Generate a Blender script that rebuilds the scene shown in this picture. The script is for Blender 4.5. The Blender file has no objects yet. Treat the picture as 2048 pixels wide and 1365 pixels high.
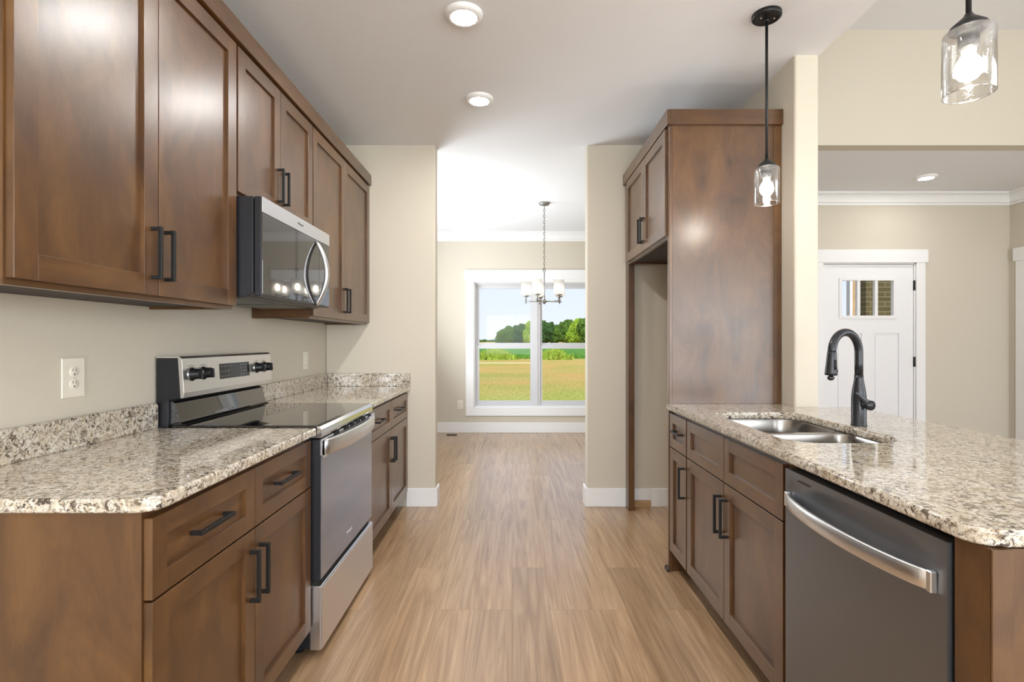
import bpy, bmesh, math, random
from mathutils import Vector, Matrix, noise
random.seed(7)
S = bpy.context.scene
COL = S.collection
PI = math.pi

# ------------------------------------------------------------------ camera
cam_d = bpy.data.cameras.new('camera'); cam = bpy.data.objects.new('camera', cam_d); COL.objects.link(cam)
cam.location = (0, 0, 1.256); cam.rotation_euler = (PI/2, 0, 0)
cam_d.sensor_width = 36; cam_d.lens = 36*1045/2048; cam_d.clip_start = .02; cam_d.clip_end = 3000
S.camera = cam
# ------------------------------------------------------------------ sky, sun, exposure
S.view_settings.view_transform = 'Standard'; S.view_settings.look = 'None'
S.view_settings.gamma = 1; S.view_settings.use_curve_mapping = False; S.view_settings.exposure = 0.6
W = bpy.data.worlds.new('sky'); S.world = W; W.use_nodes = True
wn = W.node_tree.nodes; wl = W.node_tree.links
bg = wn['Background']; bg.inputs['Strength'].default_value = .74
wtc = wn.new('ShaderNodeTexCoord'); wsx = wn.new('ShaderNodeSeparateXYZ'); wr = wn.new('ShaderNodeValToRGB')
wl.new(wtc.outputs['Generated'], wsx.inputs[0]); wl.new(wsx.outputs['Z'], wr.inputs[0]); wl.new(wr.outputs[0], bg.inputs[0])
wr.color_ramp.elements[0].position = 0.0; wr.color_ramp.elements[0].color = (.80, .86, .95, 1)
wr.color_ramp.elements[1].position = .35; wr.color_ramp.elements[1].color = (.60, .74, .97, 1)

def lamp(name, kind, loc, energy, rot=(0, 0, 0), color=(1, 1, 1), **kw):
    d = bpy.data.lights.new(name, kind); d.energy = energy; d.color = color
    for k, v in kw.items(): setattr(d, k, v)
    o = bpy.data.objects.new(name, d); COL.objects.link(o); o.location = loc; o.rotation_euler = rot
    return o
lamp('sun', 'SUN', (0, -20, 30), 2.9, (math.radians(42), 0, math.radians(-8)), (1, .95, .86), angle=.01)
# daylight through the windows that lie outside the picture, plus an added dining fill
DAY = (.90, .95, 1.0)
lamp('daylight_living_window', 'AREA', (3.7, -3.86, 1.45), 110, (math.radians(106), 0, 0), DAY, shape='RECTANGLE', size=2.6, size_y=1.9)
lamp('daylight_rear_window', 'AREA', (.1, -3.86, 1.5), 112, (math.radians(120), 0, 0), DAY, shape='RECTANGLE', size=2.0, size_y=1.6)
lamp('daylight_side_window', 'AREA', (4.96, .4, 1.6), 45, (PI/2, 0, PI/2), DAY, shape='RECTANGLE', size=2.6, size_y=1.8)
lamp('dining_fill_light', 'AREA', (-1.36, 5.4, 1.45), 54, (math.radians(120), 0, -PI/2), DAY, shape='RECTANGLE', size=1.7, size_y=1.7)  # unseen source added to brighten the dining room, tilted up at the ceiling

# ------------------------------------------------------------------ materials
def srgb(r, g, b):
    f = lambda c: (c/255/12.92) if c <= 10 else ((c/255+.055)/1.055)**2.4
    return (f(r), f(g), f(b), 1)
class Mat:
    def __init__(s, name, color=(.8, .8, .8, 1), rough=.5, metal=0, spec=.5, coat=0, coat_rough=.1):
        s.m = bpy.data.materials.new(name); s.m.use_nodes = True
        s.n = s.m.node_tree.nodes; s.l = s.m.node_tree.links; s.b = s.n['Principled BSDF']
        s.b.inputs['Base Color'].default_value = color; s.b.inputs['Roughness'].default_value = rough
        s.b.inputs['Metallic'].default_value = metal; s.b.inputs['Specular IOR Level'].default_value = spec
        s.b.inputs['Coat Weight'].default_value = coat; s.b.inputs['Coat Roughness'].default_value = coat_rough
    def node(s, t, **kw):
        n = s.n.new(t)
        for k, v in kw.items(): setattr(n, k, v)
        return n
    def link(s, a, b): s.l.new(a, b)
    def coords(s, kind='Object', scale=(1, 1, 1), rot=(0, 0, 0)):
        tc = s.node('ShaderNodeTexCoord'); mp = s.node('ShaderNodeMapping')
        mp.inputs['Scale'].default_value = scale; mp.inputs['Rotation'].default_value = rot
        s.link(tc.outputs[kind], mp.inputs[0]); return mp.outputs[0]
    def noise(s, vec, scale, detail=3, rough=.5, dist=0):
        n = s.node('ShaderNodeTexNoise'); n.inputs['Scale'].default_value = scale; n.inputs['Detail'].default_value = detail
        n.inputs['Roughness'].default_value = rough; n.inputs['Distortion'].default_value = dist
        s.link(vec, n.inputs['Vector']); return n.outputs['Fac']
    def ramp(s, fac, stops):
        r = s.node('ShaderNodeValToRGB'); e = r.color_ramp.elements
        while len(e) < len(stops): e.new(.5)
        for i, (p, c) in enumerate(stops): e[i].position = p; e[i].color = c if len(c) == 4 else (*c, 1)
        s.link(fac, r.inputs[0]); return r.outputs[0]
    def mix(s, fac, a, b, mode='MIX'):
        x = s.node('ShaderNodeMix', data_type='RGBA', blend_type=mode)
        for sock, v in ((x.inputs[0], fac), (x.inputs[6], a), (x.inputs[7], b)):
            if hasattr(v, 'is_output'): s.link(v, sock)
            else: sock.default_value = v
        return x.outputs[2]
    def bump(s, h, strength=.1, dist=.001):
        b = s.node('ShaderNodeBump'); b.inputs['Strength'].default_value = strength; b.inputs['Distance'].default_value = dist
        s.link(h, b.inputs['Height']); s.link(b.outputs[0], s.b.inputs['Normal'])
    def color(s, sock): s.link(sock, s.b.inputs['Base Color'])

def G(v): return (v, v, v, 1)
def wall_mat(name, col, strength=.25, sc=260):
    M = Mat(name, col, .75, spec=.25); v = M.coords('Object')
    n = M.noise(v, sc, 2, .6); M.bump(n, strength, .0012)
    n2 = M.noise(v, 1.2, 2); M.color(M.mix(n2, tuple(c*.985 for c in col[:3])+(1,), tuple(min(1, c*1.015) for c in col[:3])+(1,)))
    return M.m
PAINT = wall_mat('beige_wall_paint', srgb(207, 199, 184))
CEIL = wall_mat('ceiling_paint', srgb(232, 233, 236), .5, 180)
TRIM = Mat('white_trim_paint', srgb(238, 238, 238), .35).m
DOORW = Mat('white_door_paint', srgb(236, 236, 238), .4).m
VINYL = Mat('window_vinyl', srgb(205, 205, 208), .4).m
PLAST = Mat('ivory_plastic', srgb(232, 226, 212), .3).m
SLOT = Mat('dark_slot', srgb(60, 55, 50), .6).m

def wood_mat(name, dark, mid, light, rough=.3, coat=.6):
    M = Mat(name, mid, rough, spec=.5, coat=coat, coat_rough=.33)
    fib = M.noise(M.coords('UV', (420, 16, 1)), 1, 4, .6)
    grain = M.noise(M.coords('UV', (30, 2.2, 1)), 1, 5, .6, .9)
    blotch = M.noise(M.coords('UV', (6, 3.0, 1)), 1, 4, .6, 1.0)
    cloud = M.noise(M.coords('UV', (2.2, 1.3, 1)), 1, 2, .5)
    c = M.ramp(blotch, [(.28, dark), (.5, mid), (.74, light)])
    c = M.mix(.38, c, M.ramp(grain, [(.3, G(.70)), (.55, G(1.0)), (.75, G(1.12))]), 'MULTIPLY')
    c = M.mix(.5, c, M.ramp(fib, [(.32, G(.70)), (.6, G(1.06))]), 'MULTIPLY')
    c = M.mix(.6, c, M.ramp(cloud, [(.3, G(.78)), (.7, G(1.14))]), 'MULTIPLY')
    wv = M.noise(M.coords('UV', (12, 9, 1)), 1, 2); ad = M.node('ShaderNodeVectorMath', operation='ADD'); ml = M.node('ShaderNodeVectorMath', operation='SCALE')
    ml.inputs['Scale'].default_value = .12; M.link(wv, ml.inputs[0]); M.link(ml.outputs[0], ad.inputs[0]); M.link(M.coords('UV', (2.9, 1.5, 1)), ad.inputs[1])
    vo = M.node('ShaderNodeTexVoronoi', feature='F1'); vo.inputs['Scale'].default_value = 1; M.link(ad.outputs[0], vo.inputs['Vector'])
    c = M.mix(.75, c, M.ramp(vo.outputs['Distance'], [(0, G(.30)), (.025, G(.5)), (.06, G(.85)), (.13, G(1))]), 'MULTIPLY')
    M.color(c); M.bump(fib, .10, .0005)
    r = M.node('ShaderNodeMapRange'); r.inputs[3].default_value = rough-.03; r.inputs[4].default_value = rough+.08
    M.link(grain, r.inputs[0]); M.link(r.outputs[0], M.b.inputs['Roughness'])
    return M.m
WOOD = wood_mat('stained_cabinet_wood', srgb(68, 42, 18), srgb(90, 58, 26), srgb(110, 75, 36))
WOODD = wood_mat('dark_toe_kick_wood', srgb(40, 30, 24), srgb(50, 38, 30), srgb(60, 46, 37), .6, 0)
RAW = wood_mat('raw_pine', srgb(176, 140, 98), srgb(198, 162, 118), srgb(215, 182, 138), .6, 0)

def floor_mat():
    M = Mat('oak_plank_floor', rough=.30, spec=.6, coat=.35, coat_rough=.2)
    v = M.coords('Object', (1, 1, 1), (0, 0, PI/2))
    br = M.node('ShaderNodeTexBrick'); M.link(v, br.inputs['Vector'])
    br.offset = .37; br.offset_frequency = 3; br.squash = 1
    for k, x in (('Color1', G(0)), ('Color2', G(1)), ('Mortar', G(.5)), ('Scale', 1.0), ('Mortar Size', .0009), ('Mortar Smooth', .3), ('Bias', 0), ('Brick Width', 1.22), ('Row Height', .178)):
        br.inputs[k].default_value = x
    # grain, shifted from plank to plank
    tc = M.node('ShaderNodeTexCoord'); add = M.node('ShaderNodeVectorMath', operation='ADD')
    mul = M.node('ShaderNodeVectorMath', operation='MULTIPLY'); mul.inputs[1].default_value = (3.1, 7.7, 5.3)
    M.link(br.outputs['Color'], mul.inputs[0]); M.link(tc.outputs['Object'], add.inputs[0]); M.link(mul.outputs[0], add.inputs[1])
    def nz(sc, det, dist=0):
        mp = M.node('ShaderNodeMapping'); mp.inputs['Scale'].default_value = sc; M.link(add.outputs[0], mp.inputs[0]); return M.noise(mp.outputs[0], 1, det, .6, dist)
    g1 = nz((15, .8, 1), 5, 2.4); g2 = nz((150, 2.6, 1), 4, .5); g3 = nz((3.0, .8, 1), 2)
    c = M.ramp(g1, [(.25, srgb(144, 112, 82)), (.45, srgb(172, 139, 106)), (.6, srgb(186, 154, 120)), (.78, srgb(200, 171, 139))])
    c = M.mix(.5, c, M.ramp(g2, [(.35, G(.66)), (.6, G(1.08))]), 'MULTIPLY')
    c = M.mix(.6, c, M.ramp(br.outputs['Color'], [(0, G(.80)), (.5, G(1.0)), (1, G(1.08))]), 'MULTIPLY')
    c = M.mix(.4, c, M.ramp(g3, [(.3, G(.8)), (.7, G(1.1))]), 'MULTIPLY')
    c = M.mix(M.ramp(br.outputs['Fac'], [(0, G(0)), (1, G(.55))]), c, srgb(96, 72, 52))
    M.color(c); M.bump(g2, .08, .0006)
    return M.m
FLOOR = floor_mat()

def granite():
    M = Mat('speckled_granite', rough=.06, spec=.5, coat=.3, coat_rough=.02)
    v = M.coords('Object'); vs = M.coords('Object', (1, 1, 1), (.3, .2, .5))
    a = M.noise(v, 38, 4, .65, .6); b = M.noise(vs, 62, 5, .72, 1.0); d = M.noise(v, 130, 3, .65, .5); e = M.noise(v, 11, 3, .6); w = M.noise(vs, 50, 3, .6, .8)
    c = M.ramp(a, [(.30, srgb(150, 136, 118)), (.42, srgb(188, 177, 158)), (.52, srgb(214, 208, 195)), (.62, srgb(188, 172, 146)), (.74, srgb(158, 138, 114))])
    c = M.mix(M.ramp(w, [(.50, G(0)), (.56, G(.6))]), c, srgb(232, 228, 220))
    c = M.mix(M.ramp(b, [(.50, G(0)), (.545, G(.75)), (.7, G(.9))]), c, srgb(136, 120, 104))
    c = M.mix(M.ramp(b, [(.55, G(0)), (.585, G(1))]), c, srgb(62, 54, 49))
    c = M.mix(M.ramp(d, [(.57, G(0)), (.62, G(.75))]), c, srgb(92, 80, 72))
    c = M.mix(M.ramp(e, [(.42, G(.55)), (.60, G(0))]), c, M.mix(.5, c, srgb(196, 178, 152)))
    M.color(c); return M.m
GRAN = granite()

def brushed(name, col, rough, sc=(3, 3, 900)):
    M = Mat(name, col, rough, metal=1)
    n = M.noise(M.coords('Object', sc), 1, 3, .6)
    r = M.node('ShaderNodeMapRange'); r.inputs[3].default_value = rough*.92; r.inputs[4].default_value = rough*1.1
    M.link(n, r.inputs[0]); M.link(r.outputs[0], M.b.inputs['Roughness'])
    return M.m
STEEL = brushed('brushed_stainless', srgb(226, 227, 230), .30)
STEELD = brushed('black_stainless', srgb(138, 140, 144), .42)
SINKM = brushed('sink_stainless', srgb(150, 147, 143), .24, (40, 40, 40))
CHROME = Mat('polished_steel', srgb(215, 215, 215), .12, metal=1).m
BLACK = Mat('matte_black_metal', srgb(24, 24, 25), .42, spec=.4).m
FAUC = Mat('matte_black_faucet', srgb(52, 53, 56), .3, metal=.55).m
BRONZE = Mat('bronze_metal', srgb(66, 58, 52), .4, metal=.6).m
NICKEL = Mat('dull_nickel', srgb(150, 148, 145), .35, metal=.8).m
BPLAST = Mat('black_appliance_side', srgb(30, 31, 36), .35).m
BGLASS = Mat('black_glass', (.006, .006, .007, 1), .03, spec=.9, coat=1, coat_rough=.02).m
COOK = Mat('cooktop_glass', (.004, .004, .005, 1), .04, spec=.7, coat=.6, coat_rough=.02).m
MGLASS = Mat('mirrored_door_glass', srgb(110, 108, 106), .035, metal=.85).m
OGLASS = Mat('oven_door_glass', srgb(146, 156, 172), .11, metal=.85, coat=.5, coat_rough=.05).m
SCREEN = Mat('display_glass', srgb(38, 38, 38), .08).m
MARK = Mat('grey_print', srgb(150, 150, 148), .5).m
MARKW = Mat('light_print', srgb(205, 205, 205), .4).m
MARKD = Mat('dark_print', srgb(70, 68, 64), .5).m
GRILL = Mat('grey_filter_mesh', srgb(120, 120, 116), .5, metal=.5).m
RUBBER = Mat('black_rubber', srgb(22, 22, 22), .7).m

def emis(name, col, strength):
    M = Mat(name); M.b.inputs['Emission Color'].default_value = col; M.b.inputs['Emission Strength'].default_value = strength
    M.b.inputs['Base Color'].default_value = (.8, .8, .8, 1); return M.m
LED = emis('led_lens', (1, .98, .95, 1), 240)
BULB = emis('lit_bulb', (1, .93, .84, 1), 90)
BULB2 = emis('lit_candle_bulb', (1, .92, .80, 1), 9)

def thin_glass(name, tint=(1, 1, 1, 1), base=.03, edge=.35, rough=.02, seeds=False, haze=0.0):
    m = bpy.data.materials.new(name); m.use_nodes = True; n = m.node_tree.nodes; l = m.node_tree.links; n.clear()
    out = n.new('ShaderNodeOutputMaterial'); tr = n.new('ShaderNodeBsdfTransparent'); gl = n.new('ShaderNodeBsdfGlossy'); mx = n.new('ShaderNodeMixShader')
    tr.inputs[0].default_value = tint; gl.inputs['Roughness'].default_value = rough
    lw = n.new('ShaderNodeLayerWeight'); lw.inputs[0].default_value = .35
    mr = n.new('ShaderNodeMapRange'); mr.inputs[3].default_value = base; mr.inputs[4].default_value = edge
    l.new(lw.outputs['Facing'], mr.inputs[0]); fac = mr.outputs[0]
    if seeds:
        tc = n.new('ShaderNodeTexCoord'); vo = n.new('ShaderNodeTexNoise'); vo.inputs['Scale'].default_value = 190; vo.inputs['Detail'].default_value = 1
        l.new(tc.outputs['Object'], vo.inputs['Vector'])
        r = n.new('ShaderNodeValToRGB'); r.color_ramp.elements[0].position = .70; r.color_ramp.elements[1].position = .74
        r.color_ramp.elements[1].color = (.3, .3, .3, 1); l.new(vo.outputs['Fac'], r.inputs[0])
        ad = n.new('ShaderNodeMath'); ad.operation = 'ADD'; ad.use_clamp = True; l.new(fac, ad.inputs[0]); l.new(r.outputs[0], ad.inputs[1]); fac = ad.outputs[0]
        bp = n.new('ShaderNodeBump'); bp.inputs['Strength'].default_value = .12; bp.inputs['Distance'].default_value = .002
        l.new(vo.outputs['Fac'], bp.inputs['Height']); l.new(bp.outputs[0], gl.inputs['Normal'])
    l.new(fac, mx.inputs[0]); l.new(tr.outputs[0], mx.inputs[1]); l.new(gl.outputs[0], mx.inputs[2])
    last = mx.outputs[0]
    if haze:
        tl = n.new('ShaderNodeBsdfTranslucent'); tl.inputs[0].default_value = (1, .97, .93, 1); m2 = n.new('ShaderNodeMixShader'); m2.inputs[0].default_value = haze
        l.new(last, m2.inputs[1]); l.new(tl.outputs[0], m2.inputs[2]); last = m2.outputs[0]
    l.new(last, out.inputs[0]); return m
PANE = thin_glass('window_glass', base=.004, edge=.2)
SHADE = thin_glass('seeded_glass', (.985, .985, .98, 1), .015, .8, .05, True, 0)
SHADE2 = thin_glass('clear_shade_glass', (.985, .985, .98, 1), .03, .8, .08, False, .12)

# ------------------------------------------------------------------ mesh building
class MB:
    def __init__(s): s.bm = bmesh.new(); s.uv = s.bm.loops.layers.uv.new('UVMap')
    def _merge(s, t, g='z', smooth=False):
        uv = t.loops.layers.uv.get('UVMap') or t.loops.layers.uv.new('UVMap')
        t.normal_update()
        ou, ov = random.uniform(0, 50), random.uniform(0, 50); gi = 'xyz'.index(g)
        for f in t.faces:
            f.smooth = smooth
            n = [abs(c) for c in f.normal]; d = n.index(max(n))
            if d == gi: a, b = [i for i in range(3) if i != d]
            else: a = 3-d-gi; b = gi
            for lp in f.loops: lp[uv].uv = (lp.vert.co[a]+ou, lp.vert.co[b]+ov)
        me = bpy.data.meshes.new('t'); t.to_mesh(me); t.free(); s.bm.from_mesh(me); bpy.data.meshes.remove(me)
        return s
    def box(s, x0, x1, y0, y1, z0, z1, g='z', bev=0, seg=1):
        t = bmesh.new()
        x0, x1 = sorted((x0, x1)); y0, y1 = sorted((y0, y1)); z0, z1 = sorted((z0, z1))
        bmesh.ops.create_cube(t, size=1, matrix=Matrix.Translation(((x0+x1)/2, (y0+y1)/2, (z0+z1)/2)) @ Matrix.Diagonal((x1-x0, y1-y0, z1-z0, 1)))
        if bev: bmesh.ops.bevel(t, geom=t.edges[:], offset=bev, segments=seg, affect='EDGES', profile=.6)
        return s._merge(t, g)
    def prism(s, prof, axis, a0, a1, g='z', smooth=False, bev=0):
        """prof: points in the two other axes (x,z for y; y,z for x; x,y for z)"""
        t = bmesh.new()
        def P(p, a):
            return {'x': (a, p[0], p[1]), 'y': (p[0], a, p[1]), 'z': (p[0], p[1], a)}[axis]
        A = [t.verts.new(P(p, a0)) for p in prof]; B = [t.verts.new(P(p, a1)) for p in prof]; n = len(prof)
        t.faces.new(A); t.faces.new(B[::-1])
        for i in range(n): t.faces.new((A[i], B[i], B[(i+1) % n], A[(i+1) % n]))
        bmesh.ops.recalc_face_normals(t, faces=t.faces[:])
        if bev: bmesh.ops.bevel(t, geom=t.edges[:], offset=bev, segments=1, affect='EDGES')
        return s._merge(t, g, smooth)
    def lathe(s, prof, c=(0, 0, 0), seg=32, axis=(0, 0, 1), smooth=True, caps=True):
        t = bmesh.new(); q = Vector((0, 0, 1)).rotation_difference(Vector(axis).normalized())
        rings = []
        for r, z in prof:
            rings.append([t.verts.new(q @ Vector((r*math.cos(2*PI*i/seg), r*math.sin(2*PI*i/seg), z)) + Vector(c)) for i in range(seg)])
        for a, b in zip(rings, rings[1:]):
            for i in range(seg): t.faces.new((a[i], a[(i+1) % seg], b[(i+1) % seg], b[i]))
        if caps: t.faces.new(rings[0][::-1]); t.faces.new(rings[-1])
        bmesh.ops.recalc_face_normals(t, faces=t.faces[:])
        s._merge(t, 'z', smooth)
        return s
    def cyl(s, a, b, r, r2=None, seg=24, smooth=True):
        a = Vector(a); b = Vector(b); L = (b-a).length
        return s.lathe([(r, 0), (r if r2 is None else r2, L)], a, seg, b-a, smooth)
    def tube(s, pts, r, seg=12, closed=False):
        t = bmesh.new(); pts = [Vector(p) for p in pts]; n = len(pts); rings = []
        rs = r if isinstance(r, (list, tuple)) else [r]*n
        up = None
        for i, p in enumerate(pts):
            if closed: d = (pts[(i+1) % n]-pts[i-1]).normalized()
            else: d = (pts[min(i+1, n-1)]-pts[max(i-1, 0)]).normalized()
            if up is None: up = d.orthogonal().normalized()
            up = (up-d*up.dot(d)).normalized(); sd = d.cross(up)
            rings.append([t.verts.new(p+(up*math.cos(2*PI*k/seg)+sd*math.sin(2*PI*k/seg))*rs[i]) for k in range(seg)])
        pr = list(zip(rings, rings[1:])) + ([(rings[-1], rings[0])] if closed else [])
        for a, b in pr:
            for k in range(seg): t.faces.new((a[k], a[(k+1) % seg], b[(k+1) % seg], b[k]))
        if not closed: t.faces.new(rings[0][::-1]); t.faces.new(rings[-1])
        bmesh.ops.recalc_face_normals(t, faces=t.faces[:])
        return s._merge(t, 'z', True)
    def loft(s, rings, smooth=True, cap0=False, cap1=False, closed=True):
        t = bmesh.new(); R = [[t.verts.new(p) for p in r] for r in rings]; n = len(R[0])
        for a, b in zip(R, R[1:]):
            for i in range(n if closed else n-1): t.faces.new((a[i], a[(i+1) % n], b[(i+1) % n], b[i]))
        if cap0: t.faces.new(R[0][::-1])
        if cap1: t.faces.new(R[-1])
        bmesh.ops.recalc_face_normals(t, faces=t.faces[:])
        return s._merge(t, 'z', smooth)
    def ball(s, c, r, sub=3, sc=(1, 1, 1)):
        t = bmesh.new(); bmesh.ops.create_icosphere(t, subdivisions=sub, radius=r, matrix=Matrix.Translation(c) @ Matrix.Diagonal((*sc, 1)))
        return s._merge(t, 'z', True)

def wpos(o):
    p = Vector((0, 0, 0))
    while o: p = p+o.location; o = o.parent
    return p
def obj(name, mb, mat, parent=None, label=None, origin=None):
    me = bpy.data.meshes.new(name); off = wpos(parent) if parent else Vector((0, 0, 0))
    bm = mb.bm
    org = Vector(origin) if origin else off
    bmesh.ops.translate(bm, verts=bm.verts[:], vec=-org)
    bm.to_mesh(me); bm.free()
    if mat: me.materials.append(mat)
    o = bpy.data.objects.new(name, me); COL.objects.link(o)
    if parent: o.parent = parent
    o.location = org-off
    if label: o['label'] = label
    return o
def thing(name, loc, label, cat, group=None):
    o = bpy.data.objects.new(name, None); COL.objects.link(o); o.location = loc; o.empty_display_size = .1
    o['label'] = label; o['category'] = cat
    if group: o['group'] = group
    return o
def tag(o, label, cat, group=None):
    o['label'] = label; o['category'] = cat
    if group: o['group'] = group
    return o
def struct(name, mb, mat, parent=None):
    o = obj(name, mb, mat, parent)
    if not parent: o['kind'] = 'structure'
    return o
def text(string, size, loc, rot, mat, parent, name='lettering', sx=1):
    c = bpy.data.curves.new('t', 'FONT'); c.body = string; c.size = size; c.align_x = 'CENTER'; c.align_y = 'CENTER'; c.extrude = .0003
    t = bpy.data.objects.new('t', c); COL.objects.link(t)
    bpy.context.view_layer.update()
    me = bpy.data.meshes.new_from_object(t.evaluated_get(bpy.context.evaluated_depsgraph_get()))
    bpy.data.objects.remove(t); bpy.data.curves.remove(c)
    from mathutils import Euler
    me.transform(Matrix.Translation(Vector(loc)-wpos(parent)) @ Euler(rot).to_matrix().to_4x4() @ Matrix.Diagonal((sx, 1, 1, 1)))
    me.name = name; me.materials.clear(); me.materials.append(mat)
    o = bpy.data.objects.new(name, me); COL.objects.link(o); o.parent = parent; return o
def slab(name, outer, holes, z0, z1, mat, bev=.005, parent=None):
    """a slab with a filled outline, holes and eased edges"""
    c = bpy.data.curves.new('s', 'CURVE'); c.dimensions = '2D'; c.fill_mode = 'BOTH'
    c.extrude = (z1-z0)/2-bev; c.bevel_depth = bev; c.bevel_resolution = 3; c.offset = -bev
    for ring in [outer]+holes:
        sp = c.splines.new('POLY'); sp.points.add(len(ring)-1); sp.use_cyclic_u = True
        for p, q in zip(sp.points, ring): p.co = (q[0], q[1], 0, 1)
    t = bpy.data.objects.new('s', c); COL.objects.link(t); bpy.context.view_layer.update()
    me = bpy.data.meshes.new_from_object(t.evaluated_get(bpy.context.evaluated_depsgraph_get()))
    bpy.data.objects.remove(t); bpy.data.curves.remove(c)
    me.transform(Matrix.Translation((0, 0, (z0+z1)/2))); me.name = name
    me.materials.clear(); me.materials.append(mat)
    o = bpy.data.objects.new(name, me); COL.objects.link(o)
    if parent:
        me.transform(Matrix.Translation(-wpos(parent))); o.parent = parent
    return o
def rrect(x0, x1, y0, y1, r, n=8):
    rs = r if isinstance(r, (list, tuple)) else [r]*4
    out = []
    for (cx, cy, a0, rr) in ((x1-rs[0], y1-rs[0], 0, rs[0]), (x0+rs[1], y1-rs[1], PI/2, rs[1]), (x0+rs[2], y0+rs[2], PI, rs[2]), (x1-rs[3], y0+rs[3], 1.5*PI, rs[3])):
        for i in range(n+1):
            a = a0+PI/2*i/n; out.append((cx+rr*math.cos(a), cy+rr*math.sin(a)))
    return out

# ------------------------------------------------------------------ the house
XL, YP, CZ, HZ = -1.415, 3.966, 2.743, 3.62      # left wall, pier plane, ceiling, high ceiling
XR, YB, YD, YF = 5.02, -4.0, 7.16, 5.27           # right wall, rear wall, dining end wall, entry end wall
struct('floor', MB().box(XL-.15, XR+.15, YB-.15, YD+.15, -.05, 0), FLOOR)
m = MB().box(XL-.15, 1.596, YB, YP+.115, CZ, CZ+.12); m.box(XL-.15, 2.22, YP+.115, YD+.15, CZ, CZ+.12)
struct('ceiling', m, CEIL)
m = MB().box(2.2, XR, YP+.115, YF+.15, CZ, CZ+.12); struct('ceiling_entry', m, CEIL)
struct('ceiling_high', MB().box(1.47, XR+.15, YB-.15, YP+.13, HZ, HZ+.1), CEIL)
struct('wall_bulkhead', MB().box(1.47, 1.596, YB, YP, CZ+.12, HZ), PAINT)
# left wall, with an added, unseen opening behind the dining fill light
m = MB().box(XL-.15, XL, YB-.15, 4.75, 0, CZ); m.box(XL-.15, XL, 6.45, YD+.15, 0, CZ); m.box(XL-.15, XL, 4.75, 6.45, 0, .6); m.box(XL-.15, XL, 4.75, 6.45, 2.3, CZ)
struct('wall_left', m, PAINT)
def rbox_wall(x0, x1, y0, y1, z0, z1, r=.012): return MB().prism(rrect(x0, x1, y0, y1, r, 4), 'z', z0, z1)
struct('wall_pier_left', rbox_wall(XL, -.582, YP, YP+.115, 0, CZ), PAINT)
struct('wall_pier_right', rbox_wall(.57, 2.08, YP, YP+.115, 0, CZ), PAINT)
struct('wall_post', rbox_wall(1.471, 1.596, 2.717, YP, 0, CZ), PAINT)
struct('wall_dining_right', MB().box(2.08, 2.2, YP, YD+.15, 0, CZ), PAINT)
WX0, WX1, WZ0, WZ1 = -.523, 1.195, .348, 2.068
m = MB().box(XL, WX0, YD, YD+.15, 0, CZ); m.box(WX1, 2.08, YD, YD+.15, 0, CZ); m.box(WX0, WX1, YD, YD+.15, 0, WZ0); m.box(WX0, WX1, YD, YD+.15, WZ1, CZ)
struct('wall_back', m, PAINT)
# header over the entry, entry walls
struct('wall_header', MB().box(1.6, XR, YP, YP+.115, CZ, HZ), PAINT)
DX0, DX1, DZ = 3.13, 4.067, 2.045
m = MB().box(2.2, DX0, YF, YF+.15, 0, CZ); m.box(DX1, XR, YF, YF+.15, 0, CZ); m.box(DX0, DX1, YF, YF+.15, DZ, CZ)
struct('wall_entry', m, PAINT)
m = MB().box(XR, XR+.15, YB-.15, -1.0, 0, HZ); m.box(XR, XR+.15, 1.8, YF+.15, 0, HZ); m.box(XR, XR+.15, -1.0, 1.8, 0, .65); m.box(XR, XR+.15, -1.0, 1.8, 2.55, HZ)
struct('wall_right', m, PAINT)
m = MB()
for a, b in ((XL, -.95), (1.15, 2.35), (5.0, XR)): m.box(a, b, YB-.15, YB, 0, HZ)
for a, b, z0, z1 in ((-.95, 1.15, .65, 2.35), (2.35, 5.0, .45, 2.45)):
    m.box(a, b, YB-.15, YB, 0, z0); m.box(a, b, YB-.15, YB, z1, HZ)
struct('wall_rear', m, PAINT)

# baseboards
def base(name, segs, h=.14):
    m = MB()
    for x0, x1, y0, y1 in segs: m.box(x0, x1, y0, y1, 0, h, bev=.003)
    return struct(name, m, TRIM)
t = .015
base('baseboard_pier_left', [(-.80, -.582+t, YP-t, YP), (-.582, -.582+t, YP, YP+.115+t)])
base('baseboard_pier_right', [(.57-t, .862, YP-t, YP), (1.045, 1.471, YP-t, YP), (.57-t, .57, YP, YP+.115+t)])
m = MB().box(.905, 1.045, YP-t, YP, .05, .14, bev=.003); struct('baseboard_alcove', m, TRIM)
base('baseboard_back', [(XL, 2.08, YD-t, YD)])
base('baseboard_entry', [(2.2, 3.03, YF-t, YF), (4.165, XR, YF-t, YF)])
base('baseboard_right', [(XR-t, XR, 5.2, YF-t)])
base('baseboard_dining_right', [(2.08-t, 2.08, YP+.115, YD-t)])
base('baseboard_dining_left', [(XL, XL+t, YP+.115, YD-t)])
base('baseboard_post', [(1.596, 1.596+t, 2.76, YP)])
tag(obj('wood_block', MB().box(.925, 1.05, YP-.021, YP, 0, .048, 'x', .002), RAW), 'raw pine board scrap under the cut baseboard in the fridge alcove', 'wood')
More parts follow.
